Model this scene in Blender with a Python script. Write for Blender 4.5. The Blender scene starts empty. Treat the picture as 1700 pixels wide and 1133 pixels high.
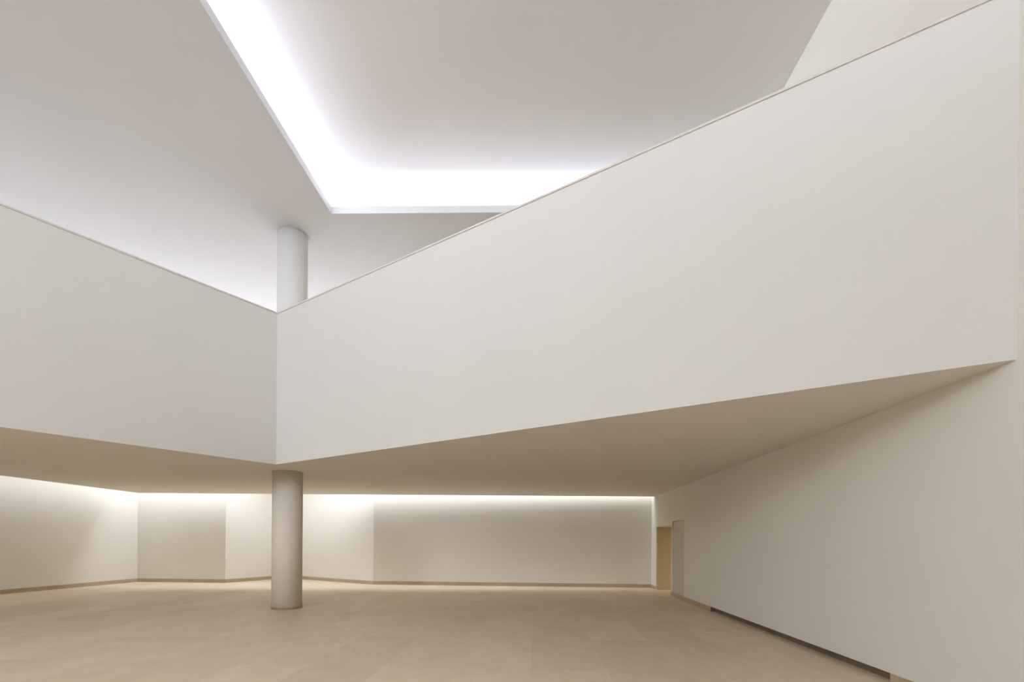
import bpy, bmesh, math
from mathutils import Vector, Matrix

scene = bpy.context.scene
C = scene.collection

# ------------------------------------------------------------------ camera
EYE = 1.66                     # eye height above the floor (m)
F, HX, HY, ROLL = 845.0, 850.0, 899.5, 0.0075
R_ = Vector((math.cos(ROLL), 0, math.sin(ROLL)))
U_ = Vector((-math.sin(ROLL), 0, math.cos(ROLL)))
cd = bpy.data.cameras.new('camera'); cam = bpy.data.objects.new('camera', cd); C.objects.link(cam)
cd.sensor_fit = 'HORIZONTAL'; cd.sensor_width = 36.0; cd.lens = 36.0 * F / 1700.0
cd.shift_x = 0.0; cd.shift_y = (HY - 566.5) / 1700.0
cd.clip_start = 0.05; cd.clip_end = 200
m = Matrix.Identity(4)
for i in range(3):
    m[i][0] = R_[i]; m[i][1] = U_[i]; m[i][2] = (0, -1, 0)[i]; m[i][3] = (0, 0, EYE)[i]
cam.matrix_world = m
scene.camera = cam

# ------------------------------------------------------------------ colour management, world
vs = scene.view_settings
scene.display_settings.display_device = 'sRGB'
vs.view_transform = 'Standard'; vs.look = 'None'; vs.exposure = 0.32; vs.gamma = 1.0
vs.use_curve_mapping = False
w = bpy.data.worlds.new('world'); scene.world = w; w.use_nodes = True
w.node_tree.nodes['Background'].inputs[0].default_value = (0.8, 0.88, 1, 1)
w.node_tree.nodes['Background'].inputs[1].default_value = 0.02

# ------------------------------------------------------------------ plan of the place (metres)
def ray(px, py):
    a = (px - HX) / F; b = (HY - py) / F
    return R_ * a + U_ * b + Vector((0, 1, 0))
def onz(px, py, z):            # plan position of a point at height z
    d = ray(px, py); t = (z - EYE) / d.z
    return Vector((d.x * t, d.y * t))

Z_SOF = EYE + 1.65             # underside of the balcony
Z_PAR = EYE + 4.975            # parapet top
Z_CEI = EYE + 7.27             # gallery ceiling
Z_RIM = Z_CEI + 0.16           # top of the opening's rim
Z_REC = EYE + 7.92             # raised ceiling above the opening
Z_TOP = Z_REC + 0.4
Y_REAR = -8.5

# right wall plane: x = RX0 + RK * y
pa = Vector((4.465, 4.51)); pb = Vector((5.10, 18.4))
RK = (pb.x - pa.x) / (pb.y - pa.y); RX0 = pa.x - RK * pa.y
def rw(y): return Vector((RX0 + RK * y, y))
def rw_px(px, py=980):         # where the right wall passes an image column
    d = ray(px, py); y = RX0 / (d.x / d.y - RK); return y
Y_BACKR = 18.65
corner_r = rw(Y_BACKR)
L_near = Vector((-15.9, Y_REAR))
A0 = onz(0, 987.5, 0.0); A1 = onz(228, 966.5, 0.0)
kA = (A0.x - A1.x) / (A0.y - A1.y)
L_near = Vector((A1.x + kA * (Y_REAR - A1.y), Y_REAR))
B1 = onz(374, 968.2, 0.0)
NA = onz(475, 960.3, 0.0)
E0 = onz(619.5, 971.0, 0.0)
PLAN = [L_near, A1, B1, NA, E0, corner_r, rw(Y_REAR)]     # clockwise seen from above

# balcony void edge
PC = onz(458.5, 771.5, Z_SOF)
PR = onz(1687, 597, Z_SOF)
PL1 = onz(0, 709, Z_SOF)
S0 = onz(0, 789.5, Z_SOF); S1 = onz(229, 819, Z_SOF); S2 = onz(1087, 825, Z_SOF)

# lamp light: assumed hidden strips in the coves, and added fill strips (daylight white) ----------
def strip(name, p0, p1, z, aim, width, watts_per_m, color):
    p0 = Vector(p0); p1 = Vector(p1); L = (p1 - p0).length
    ld = bpy.data.lights.new(name, 'AREA'); ld.shape = 'RECTANGLE'
    ld.size = L; ld.size_y = width; ld.energy = watts_per_m * L; ld.color = color
    o = bpy.data.objects.new(name, ld); C.objects.link(o)
    x = Vector(((p1 - p0).x, (p1 - p0).y, 0)).normalized()
    zz = -Vector(aim).normalized(); zz = (zz - x * zz.dot(x)).normalized(); y = zz.cross(x)
    c = (p0 + p1) / 2
    mm = Matrix.Identity(4)
    for i in range(3):
        mm[i][0] = x[i]; mm[i][1] = y[i]; mm[i][2] = zz[i]; mm[i][3] = (c.x, c.y, z)[i]
    o.matrix_world = mm
    return o

# opening in the gallery ceiling
OC = onz(550, 355, Z_CEI)                 # far left corner
OL = onz(331, 0, Z_CEI)                   # along the left edge
OF = onz(831, 353, Z_CEI)                 # along the far edge
kl = (OC.x - OL.x) / (OC.y - OL.y); kf = (OF.y - OC.y) / (OF.x - OC.x)
Y_ON = -6.0
def oleft(y): return Vector((OC.x + kl * (y - OC.y), y))
def ofar(x): return Vector((x, OC.y + kf * (x - OC.x)))
o_nl = oleft(Y_ON)
xr = rw(OC.y).x; o_fr = ofar(xr); o_nr = rw(Y_ON)
COVE = 1.3

COOL = (0.84, 0.92, 1.12)
DAY = (0.89, 0.965, 1.14)
SLOT = (0.89, 0.95, 1.09)
W_COVE, W_SLOT, W_GAL, W_WIN = 8.6, 2.6, 12.5, 176.0
# assumed cove strips lie on the lower ceiling just outside the opening and shine up and in
strip('cove_light_left', oleft(Y_ON) - Vector((0.42, 0)), oleft(OC.y + 0.3) - Vector((0.42, 0)), Z_CEI + 0.035, (0.25, 0, 1), 0.12, W_COVE * 0.62, COOL)
strip('cove_light_far', ofar(OC.x - 0.3) + Vector((0, 0.42)), o_fr + Vector((-0.05, 0.42)), Z_CEI + 0.035, (0, -0.6, 1), 0.12, W_COVE * 0.4, COOL)
# assumed slot strips stand on the outer edge of the balcony and wash the back walls
def slot_strip(name, a, b, wm):
    d = (b - a).normalized(); n = Vector((-d.y, d.x))       # towards the wall
    s = -n * 0.25
    strip(name, a + s, b + s, Z_SOF + 0.28, (n.x, n.y, 0), 0.30, wm, SLOT)
dS = (S1 - S0).normalized()
S_near = S0 - dS * ((S0.y - -0.5) / dS.y)
slot_strip('slot_light_left', S_near, S1, W_SLOT * 1.15)
slot_strip('slot_light_back', S1, S2, W_SLOT)

# unseen fill strips added on the gallery floor near its outer edge wash the ceiling
strip('gallery_fill_left', Vector((S1.x + 1.0, 7.5)), Vector((S1.x + 1.0, S1.y - 1.0)), Z_SOF + 0.55, (0, 0, 1), 0.15, W_GAL * 0.7, COOL)
strip('gallery_fill_back', Vector((S1.x + 1.0, S1.y - 2.0)), Vector((-3.5, S1.y - 2.0)), Z_SOF + 0.55, (0, 0.0, 1), 0.15, W_GAL * 1.55, COOL)
# fill light from a guessed window, added in the unseen rear wall
WX0, WX1, WZ0, WZ1 = -13.0, -7.0, 5.2, 8.7
def area(nm, loc, rot, sx, sy, e, col):
    ld = bpy.data.lights.new(nm, 'AREA'); ld.shape = 'RECTANGLE'; ld.size = sx; ld.size_y = sy
    ld.energy = e; ld.color = col
    wl = bpy.data.objects.new(nm, ld); C.objects.link(wl); wl.location = loc; wl.rotation_euler = rot
H = math.pi / 2
area('rear_fill_light', ((WX0 + WX1) / 2, Y_REAR - 0.6, (WZ0 + WZ1) / 2), (H, 0, 0), WX1 - WX0, WZ1 - WZ0, W_WIN * (WX1 - WX0), DAY)
zc = (Z_RIM + Z_REC) / 2 + 0.02
# fill strips added at the cove's end walls to brighten the raised ceiling
strip('cove_fill_near', Vector((o_nl.x - .8, Y_ON - COVE + .03)), Vector((o_nr.x - .2, Y_ON - COVE + .03)), zc, (0, 1, 0), 0.42, 38, DAY)
strip('cove_fill_far', ofar(OC.x - .8) + Vector((0, COVE - .03)), o_fr + Vector((-.1, COVE - .03)), zc, (0, -1, 0), 0.42, 7.0, DAY)
strip('cove_fill_left', oleft(Y_ON) + Vector((-COVE + .03, 0)), oleft(OC.y) + Vector((-COVE + .03, 0)), zc, (1, 0, 0), 0.42, 3.8, DAY)
# unseen fill strip added over the slot, above the reach of the balcony's edge
strip('slot_fill_back', S1 + Vector((-1.1, 0.75)), S2 + Vector((-0.1, 0.3)), Z_SOF + 1.3, (0, 0, -1), 0.5, 12.0, DAY)
strip('slot_fill_left', S_near + Vector((-0.6, 0)), S1 + Vector((-0.6, 0)), Z_SOF + 1.3, (0, 0, -1), 0.4, 1.2, DAY)  # extra strip added to soften the light's edge on the left wall

# ------------------------------------------------------------------ materials
def nodes(name):
    mt = bpy.data.materials.new(name); mt.use_nodes = True
    nt = mt.node_tree; return mt, nt, nt.nodes['Principled BSDF']
def plaster(name, col, var=0.012, rough=0.85):
    mt, nt, b = nodes(name)
    tc = nt.nodes.new('ShaderNodeTexCoord'); n = nt.nodes.new('ShaderNodeTexNoise')
    n.inputs['Scale'].default_value = 0.7; n.inputs['Detail'].default_value = 4
    nt.links.new(tc.outputs['Object'], n.inputs['Vector'])
    cr = nt.nodes.new('ShaderNodeValToRGB')
    cr.color_ramp.elements[0].position = 0.3; cr.color_ramp.elements[1].position = 0.7
    cr.color_ramp.elements[0].color = (*[c * (1 - var) for c in col], 1)
    cr.color_ramp.elements[1].color = (*[min(1, c * (1 + var)) for c in col], 1)
    nt.links.new(n.outputs['Fac'], cr.inputs['Fac']); nt.links.new(cr.outputs['Color'], b.inputs['Base Color'])
    b.inputs['Roughness'].default_value = rough; b.inputs['Specular IOR Level'].default_value = 0.2
    n2 = nt.nodes.new('ShaderNodeTexNoise'); n2.inputs['Scale'].default_value = 60
    nt.links.new(tc.outputs['Object'], n2.inputs['Vector'])
    bp = nt.nodes.new('ShaderNodeBump'); bp.inputs['Strength'].default_value = 0.02; bp.inputs['Distance'].default_value = 0.01
    nt.links.new(n2.outputs['Fac'], bp.inputs['Height']); nt.links.new(bp.outputs['Normal'], b.inputs['Normal'])
    return mt

M_WALL = plaster('cream_plaster', (0.905, 0.862, 0.762))
M_PAR = plaster('parapet_shade_tint', (0.825, 0.795, 0.73))  # wall plaster darkened and made less warm to stand in for dimmer, cooler light
M_GAL = plaster('gallery_ceiling_shaded', (0.79, 0.775, 0.765))  # shade put into the colour: darker than the raised ceiling, which lamps overlit here
M_SHAFT2 = plaster('upper_column_paint', (0.94, 0.92, 0.87))
M_SHAFT = plaster('column_plaster', (0.92, 0.85, 0.72))
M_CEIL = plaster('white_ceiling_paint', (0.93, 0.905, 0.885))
M_SOFF = plaster('soffit_bounce_tint', (0.94, 0.885, 0.78))  # lighter than the walls: missing bounce light put into the colour
M_COPE = plaster('painted_coping', (0.80, 0.74, 0.66))
M_OCHRE = plaster('ochre_paint', (0.60, 0.50, 0.31))
M_DOOR = plaster('door_paint', (0.76, 0.68, 0.56), rough=0.6)
M_BRONZE = plaster('dark_bronze', (0.20, 0.15, 0.10), var=0.15, rough=0.5)

def stone(name, slabs, c_dark, c_light, rough, streak=1.0):
    mt, nt, b = nodes(name); L = nt.links.new
    tc = nt.nodes.new('ShaderNodeTexCoord')
    rot = nt.nodes.new('ShaderNodeMapping'); rot.inputs['Rotation'].default_value = (0, 0, math.atan(RK))
    L(tc.outputs['Object'], rot.inputs['Vector'])
    def noise(sc, det, scl=(1, 1, 1)):
        mp = nt.nodes.new('ShaderNodeMapping'); mp.inputs['Scale'].default_value = scl
        n = nt.nodes.new('ShaderNodeTexNoise'); n.inputs['Scale'].default_value = sc; n.inputs['Detail'].default_value = det
        n.inputs['Roughness'].default_value = 0.62
        L(rot.outputs[0], mp.inputs['Vector']); L(mp.outputs[0], n.inputs['Vector']); return n
    def mix(a, bb, fac, mode='MIX'):
        mx = nt.nodes.new('ShaderNodeMix'); mx.data_type = 'RGBA'; mx.blend_type = mode
        for sock, v in ((mx.inputs[0], fac), (mx.inputs[6], a), (mx.inputs[7], bb)):
            if hasattr(v, 'is_linked'): L(v, sock)
            else: sock.default_value = v
        return mx.outputs[2]
    def ramp(src, p0, v0, p1, v1):
        cr = nt.nodes.new('ShaderNodeValToRGB'); e = cr.color_ramp.elements
        e[0].position = p0; e[1].position = p1
        e[0].color = (*v0, 1) if hasattr(v0, '__len__') else (v0, v0, v0, 1)
        e[1].color = (*v1, 1) if hasattr(v1, '__len__') else (v1, v1, v1, 1)
        L(src, cr.inputs['Fac']); return cr.outputs['Color']
    base = ramp(noise(1.1, 8, (1.0, 0.6, 1)).outputs['Fac'], 0.30, c_dark, 0.72, c_light)
    cloud = ramp(noise(5.0, 8, (0.8, 0.5, 1)).outputs['Fac'], 0.25, 0.89, 0.75, 1.0)
    col = mix(base, cloud, 1.0, 'MULTIPLY')
    pits = ramp(noise(26.0, 5, (1, 0.35, 1)).outputs['Fac'], 0.30, 0.86, 0.44, 1.0)
    col = mix(col, pits, 0.7, 'MULTIPLY')
    worn = ramp(noise(2.3, 9).outputs['Fac'], 0.60, 0.0, 0.74, 0.55)
    col = mix(col, (*[min(0.95, c * 1.12) for c in c_light], 1), worn)
    if slabs:                                # laid in long courses parallel to the right wall
        mp = nt.nodes.new('ShaderNodeMapping')
        mp.inputs['Rotation'].default_value = (0, 0, math.radians(-90)); mp.inputs['Location'].default_value = slabs
        L(rot.outputs[0], mp.inputs['Vector'])
        br = nt.nodes.new('ShaderNodeTexBrick')
        br.inputs['Scale'].default_value = 1.0
        br.inputs['Brick Width'].default_value = 3.3; br.inputs['Row Height'].default_value = 0.98
        br.inputs['Mortar Size'].default_value = 0.0016; br.inputs['Mortar Smooth'].default_value = 0.3
        br.inputs['Color1'].default_value = (1, 1, 1, 1); br.inputs['Color2'].default_value = (0.895, 0.885, 0.87, 1)
        br.inputs['Mortar'].default_value = (0.80, 0.78, 0.75, 1); br.offset = 0.37
        L(mp.outputs[0], br.inputs['Vector'])
        col = mix(col, br.outputs['Color'], 1.0, 'MULTIPLY')
    L(col, b.inputs['Base Color'])
    L(ramp(noise(2.0, 6).outputs['Fac'], 0.3, rough - 0.06, 0.7, rough + 0.08), b.inputs['Roughness'])
    b.inputs['Specular IOR Level'].default_value = 0.4
    bp = nt.nodes.new('ShaderNodeBump'); bp.inputs['Strength'].default_value = 0.08; bp.inputs['Distance'].default_value = 0.01
    L(noise(14, 6).outputs['Fac'], bp.inputs['Height']); L(bp.outputs['Normal'], b.inputs['Normal'])
    return mt
M_FLOOR = stone('limestone_floor', (0.0, -0.036, 0), (0.86, 0.70, 0.495), (0.95, 0.81, 0.615), 0.5)
M_BASE = stone('limestone_baseboard', None, (0.52, 0.395, 0.245), (0.65, 0.51, 0.35), 0.55)

# ------------------------------------------------------------------ mesh helpers
def prism(bm, pts, z0, z1):
    lo = [bm.verts.new((p[0], p[1], z0)) for p in pts]
    hi = [bm.verts.new((p[0], p[1], z1)) for p in pts]
    n = len(pts)
    bm.faces.new(lo[::-1]); bm.faces.new(hi)
    for i in range(n):
        bm.faces.new((lo[i], lo[(i + 1) % n], hi[(i + 1) % n], hi[i]))
def build(name, bm, mat, parent=None, kind=None, label=None, cat=None, group=None, bevel=0):
    bmesh.ops.recalc_face_normals(bm, faces=bm.faces)
    me = bpy.data.meshes.new(name); bm.to_mesh(me); bm.free()
    me.materials.append(mat)
    o = bpy.data.objects.new(name, me); C.objects.link(o)
    if parent: o.parent = parent; o.matrix_parent_inverse = parent.matrix_world.inverted()
    if kind: o['kind'] = kind
    if label: o['label'] = label
    if cat: o['category'] = cat
    if group: o['group'] = group
    if bevel:
        b = o.modifiers.new('bevel', 'BEVEL'); b.width = bevel; b.segments = 2; b.limit_method = 'ANGLE'
    return o
def offset_pts(pts, d):
    """offset an open polyline to its left by d (mitred)"""
    out = []
    for i, p in enumerate(pts):
        ns = []
        if i > 0: e = (pts[i] - pts[i - 1]).normalized(); ns.append(Vector((-e.y, e.x)))
        if i < len(pts) - 1: e = (pts[i + 1] - pts[i]).normalized(); ns.append(Vector((-e.y, e.x)))
        n = sum(ns, Vector((0, 0))).normalized()
        out.append(p + n * (d / n.dot(ns[0])))
    return out
def band(bm, pts, d0, d1, z0, z1):
    """a wall following a polyline between two offsets"""
    a = offset_pts(pts, d0); b = offset_pts(pts, d1)
    prism(bm, list(a) + list(b)[::-1], z0, z1)

# ------------------------------------------------------------------ floor
bm = bmesh.new()
prism(bm, [L_near + Vector((-1, -1)), A1 + Vector((-1, 6)), Vector((9.6, A1.y + 6)), Vector((9.6, Y_REAR - 1))], -0.25, 0.0)
build('floor', bm, M_FLOOR, kind='structure')

# ------------------------------------------------------------------ walls
T = 0.4
bm = bmesh.new(); band(bm, [L_near, A1], 0, T, 0, Z_TOP)
build('wall_left', bm, M_WALL, kind='structure')
bm = bmesh.new(); band(bm, [A1, B1, NA, E0, corner_r], 0, T, 0, Z_TOP)
build('wall_back', bm, M_WALL, kind='structure')
bm = bmesh.new()
def rear(x0, x1, z0, z1, y0=Y_REAR - T, y1=Y_REAR):
    prism(bm, [(x0, y0), (x1, y0), (x1, y1), (x0, y1)], z0, z1)
xa, xb = L_near.x, rw(Y_REAR).x
rear(xa, WX0, 0, Z_TOP); rear(WX1, xb, 0, Z_TOP); rear(WX0, WX1, 0, WZ0); rear(WX0, WX1, WZ1, Z_TOP)
build('wall_rear', bm, M_WALL, kind='structure')

bm = bmesh.new()
for k in range(6):
    x = WX0 + 0.03 + (WX1 - WX0 - 0.06) * k / 5
    rear(x - 0.03, x + 0.03, WZ0, WZ1, Y_REAR - 0.25, Y_REAR - 0.15)
for z in (WZ0, (WZ0 + WZ1) / 2 - 0.03, WZ1 - 0.06):
    rear(WX0, WX1, z, z + 0.06, Y_REAR - 0.25, Y_REAR - 0.15)
build('added_window_1', bm, M_CEIL, kind='structure')  # frame of the guessed window, unseen, added for the fill light
# right wall with the recessed panel, the passage opening and the foot recess
yv0 = rw_px(1480); yv1 = rw_px(1180)            # foot recess
yp0 = rw_px(1135.0); yp1 = rw_px(1114.0)        # recessed panel
yd0 = yp1 - 0.0; yd1 = rw_px(1089.0)            # passage
z_panel = EYE + (HY + 2.1 - 863.5) / F * yp0
z_door = EYE + (HY + 1.8 - 875.5) / F * yd1
HB = 0.13
TW = 0.62
WN = Vector((1, -RK)).normalized()
bm = bmesh.new()
def rbox(y0, y1, z0, z1, dep0=0.0, dep1=TW, mesh=None):
    a, b = rw(y0), rw(y1)
    prism(mesh or bm, [a + WN * dep0, b + WN * dep0, b + WN * dep1, a + WN * dep1], z0, z1)
rbox(Y_REAR, yv0, 0, Z_TOP)
rbox(yv0, yv1, HB - 0.012, Z_TOP); rbox(yv0, yv1, 0, HB - 0.012, 0.12)
rbox(yv1, yp0, 0, Z_TOP)
rbox(yp0, yp1 - 0.10, z_panel, Z_TOP); rbox(yp0, yp1 - 0.10, 0, z_panel, 0.07)
rbox(yp1 - 0.10, yd0, 0, Z_TOP)
rbox(yd0, yd1, z_door, Z_TOP)
rbox(yd1, Y_BACKR + 0.6, 0, Z_TOP)
build('wall_right', bm, M_WALL, kind='structure')

# flush service panel in its shallow recess, and the passage beyond the opening
bm = bmesh.new(); rbox(yp0 + 0.012, yp1 - 0.112, HB * 0.75, z_panel - 0.012, 0.035, 0.07)
build('door_1', bm, M_DOOR, kind='structure')
bm = bmesh.new()
a = rw(yd0); b = rw(yd1)
o0 = WN * 0.03; o1 = WN * 3.2
prism(bm, [b + o0, b + o1, b + o1 + Vector((0, .12)), b + o0 + Vector((0, .12))], 0, z_door)
ret = build('door_2', bm, M_OCHRE, kind='structure')
ret.location.y = -0.02
bm = bmesh.new()
prism(bm, [a + WN * TW - Vector((0, .12)), a + o1 - Vector((0, .12)), a + o1, a + WN * TW], 0, z_door)
prism(bm, [a + o1 - Vector((0, .12)), a + o1 + WN * .12 - Vector((0, .12)), b + o1 + WN * .12 + Vector((0, .12)), b + o1 + Vector((0, .12))], 0, z_door)
prism(bm, [a + WN * TW - Vector((0, .12)), a + o1 + WN * .12 - Vector((0, .12)), b + o1 + WN * .12 + Vector((0, .12)), b + WN * TW + Vector((0, .12))], z_door, z_door + 0.12)
build('wall_passage', bm, M_WALL, kind='structure')
strip('assumed_passage_lamp', a + WN * 2.0 + Vector((0, .5)), b + WN * 2.0 - Vector((0, .5)), z_door - 0.03, (0, 0, -1), 0.1, 12.0, (1.0, 0.82, 0.55))  # assumed warm lamp, out of view inside the passage

# ------------------------------------------------------------------ baseboards
BT = 0.018
bm = bmesh.new(); band(bm, [L_near, A1], -BT, -0.0005, 0, HB)
build('baseboard_left', bm, M_BASE, kind='structure')
bm = bmesh.new(); band(bm, [A1 + Vector((BT * 0.5, 0)), B1, NA, E0, corner_r], -BT, -0.0005, 0, HB)
build('baseboard_back', bm, M_BASE, kind='structure')
bm = bmesh.new()
for y0, y1 in ((Y_REAR, yv0), (yv1, yd0), (yd1, Y_BACKR - BT)):
    rbox(y0, y1, 0, HB - 0.012, -0.008, -0.0005)
build('baseboard_right', bm, M_BASE, kind='structure')
bm = bmesh.new(); rbox(yv0 + .001, yv1 - .001, 0.0, HB - 0.013, 0.105, 0.1195)      # bronze lining of the foot recess
rbox(yv1 - .012, yv1 - .001, 0.0, HB - 0.013, 0.002, 0.105); rbox(yv0 + .001, yv0 + .012, 0.0, HB - 0.013, 0.002, 0.105)
build('trim_1', bm, M_BRONZE, kind='structure')

# ------------------------------------------------------------------ balcony slab (its underside is the low ceiling)
SOF = 0.10
PLx = S_near
dL = (PL1 - PC).normalized()
tL = (S_near.x - PC.x) / dL.x
PL = PC + dL * tL                          # the left parapet runs on to the slab's left edge
# slab polygon, set back a little behind the parapet faces
PTH = 0.30
par = [PR, PC, PL]
inner = offset_pts([PL, PC, PR], PTH)      # behind the parapet
slab = [inner[2], Vector((rw(S2.y - .01).x, S2.y)), S1, Vector((S1.x + (S_near.x - S1.x), inner[0].y))]
def clip_to_right(p, q):                   # where p->q meets the right wall
    d = q - p; t = (RX0 + RK * p.y - p.x) / (d.x - RK * d.y); return p + d * t
ir = clip_to_right(inner[1], inner[2])
slab = [inner[0], inner[1], ir, Vector((rw(S2.y).x, S2.y)), S1]
bm = bmesh.new()
SH = 0.004
prism(bm, [PL, PC, clip_to_right(PC, PR), Vector((rw(S2.y).x, S2.y)), S1], Z_SOF, Z_SOF + SH)
prism(bm, slab, Z_SOF + SH, Z_SOF + SOF)
build('ceiling_lower', bm, M_SOFF, kind='structure')
# gallery floor build-up, stopping short of the slab edge so the strips stand in front of it
back = offset_pts([slab[0], S1, Vector((rw(S2.y).x, S2.y))], -0.34)
ins = [inner[0], inner[1], ir, clip_to_right(back[1], back[2]), back[1], back[0]]
bm = bmesh.new(); prism(bm, ins, Z_SOF + SOF, Z_SOF + 0.46)
build('floor_gallery', bm, M_FLOOR, kind='structure')

# ------------------------------------------------------------------ parapet
e = bpy.data.objects.new('balcony_parapet', None); C.objects.link(e)
e.location = (PC.x, PC.y, Z_SOF)
e['label'] = 'tall plain cream balcony parapet folding in a V above the open hall'
e['category'] = 'parapet'
bpy.context.view_layer.update()
CT = 0.028; GAP = 0.007
oc = inner[1]
bm = bmesh.new(); prism(bm, [PL, PC, oc, inner[0]], Z_SOF + SH, Z_PAR - CT - GAP)
build('parapet_panel', bm, M_PAR, e, label='left wing of the parapet, falling away to the left')
prr = clip_to_right(PC, PR); 
bm = bmesh.new(); prism(bm, [PC, prr, ir, oc], Z_SOF + SH, Z_PAR - CT - GAP)
build('parapet_panel', bm, M_PAR, e, label='right wing of the parapet, running to the right wall')
bm = bmesh.new()
pl = [PL, PC, prr]
f0 = offset_pts(pl, -0.012); f1 = offset_pts(pl, PTH + 0.012)
f0[2] = clip_to_right(f0[1], f0[2]); f1[2] = clip_to_right(f1[1], f1[2])
prism(bm, f0 + f1[::-1], Z_PAR - CT, Z_PAR)
g0 = offset_pts(pl, 0.003); g1 = offset_pts(pl, PTH - 0.006)
g0[2] = clip_to_right(g0[1], g0[2]); g1[2] = clip_to_right(g1[1], g1[2])
prism(bm, g0 + g1[::-1], Z_PAR - CT - GAP, Z_PAR - CT)
build('coping', bm, M_COPE, e, label='thin beige coping over a shadow gap')

# ------------------------------------------------------------------ gallery ceiling with its opening, cove and raised ceiling
bm = bmesh.new()
N = Vector
out_l = offset_pts([L_near, A1], T * 0.5)
# four pieces around the opening, one mesh
xo, xm = L_near.x - 0.3, rw(Y_BACKR).x + 0.3
yb = NA.y + 0.3
fl = ofar(OC.x)
zt = Z_CEI + 0.02                          # thin soffit sheet
prism(bm, [N((xo, Y_REAR - .2)), N((o_nl.x, Y_REAR - .2)), o_nl, OC, N((OC.x, yb)), N((xo, yb))], Z_CEI, zt)
prism(bm, [OC, o_fr, N((o_fr.x, yb)), N((OC.x, yb))], Z_CEI, zt)
prism(bm, [N((o_nl.x, Y_REAR - .2)), rw(Y_REAR - .2), o_nr, o_nl], Z_CEI, zt)
rim = [o_nr, o_nl, OC, o_fr]               # upstand round the edge, hiding the strips behind it
ri = offset_pts(rim, 0.035)
prism(bm, rim + ri[::-1], zt, Z_RIM)
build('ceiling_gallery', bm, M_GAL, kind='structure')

cl0 = oleft(Y_ON - COVE) - N((COVE, 0)); cl1 = oleft(OC.y + COVE) - N((COVE, 0))
cf1 = N((rw(OC.y + COVE).x, ofar(xr).y + COVE)); cn1 = rw(Y_ON - COVE)
bm = bmesh.new()
prism(bm, [cl0 - N((.3, .3)), cl1 + N((-.3, .3)), cf1 + N((0, .3)), cn1 + N((0, -.3))], Z_REC, Z_REC + 0.15)
prism(bm, [cl0 + N((-.15, -.15)), cl1 + N((-.15, .15)), cl1, cl0], zt, Z_REC)
prism(bm, [cl1 + N((0, .15)), cf1 + N((0, .15)), cf1, cl1], zt, Z_REC)
prism(bm, [cl0, cn1, cn1 + N((0, -.15)), cl0 + N((0, -.15))], zt, Z_REC)
build('ceiling_raised', bm, M_CEIL, kind='structure')

# ------------------------------------------------------------------ columns
def ring(bm, cx, cy, r, z0, z1, seg=128, bev=0.0):
    prof = [(r, z0), (r, z1 - bev)] + ([(r - bev, z1)] if bev else [])
    rows = []
    for rr, z in prof:
        rows.append([bm.verts.new((cx + rr * math.cos(2 * math.pi * k / seg), cy + rr * math.sin(2 * math.pi * k / seg), z)) for k in range(seg)])
    for a_, b_ in zip(rows, rows[1:]):
        for k in range(seg):
            f = bm.faces.new((a_[k], a_[(k + 1) % seg], b_[(k + 1) % seg], b_[k])); f.smooth = True
    bm.faces.new(rows[0][::-1]); bm.faces.new(rows[-1])
def column(name, px, Y, r, z0, z1, label, base):
    d = ray(px, HY); cx = d.x / d.y * Y
    e = bpy.data.objects.new(name, None); C.objects.link(e); e.location = (cx, Y, z0)
    e['label'] = label; e['category'] = 'column'; bpy.context.view_layer.update()
    bm = bmesh.new(); ring(bm, cx, Y, r, z0 + (HB if base else 0), z1)
    build('shaft', bm, M_SHAFT if base else M_SHAFT2, e)
    if base:
        bm = bmesh.new(); ring(bm, cx, Y, r + 0.006, z0, z0 + HB, bev=0.004)
        build('base_ring', bm, M_BASE, e, label='low beige stone ring at the foot of the shaft')
Zg = Z_SOF + 0.46
column('column', 477.0, 12.40, 0.345, 0.0, Z_SOF, 'round cream column standing on the stone floor under the balcony', True)
column('column', 482.5, 12.15, 0.338, Zg, Z_CEI, 'round white column rising behind the balcony parapet to the upper ceiling', False)
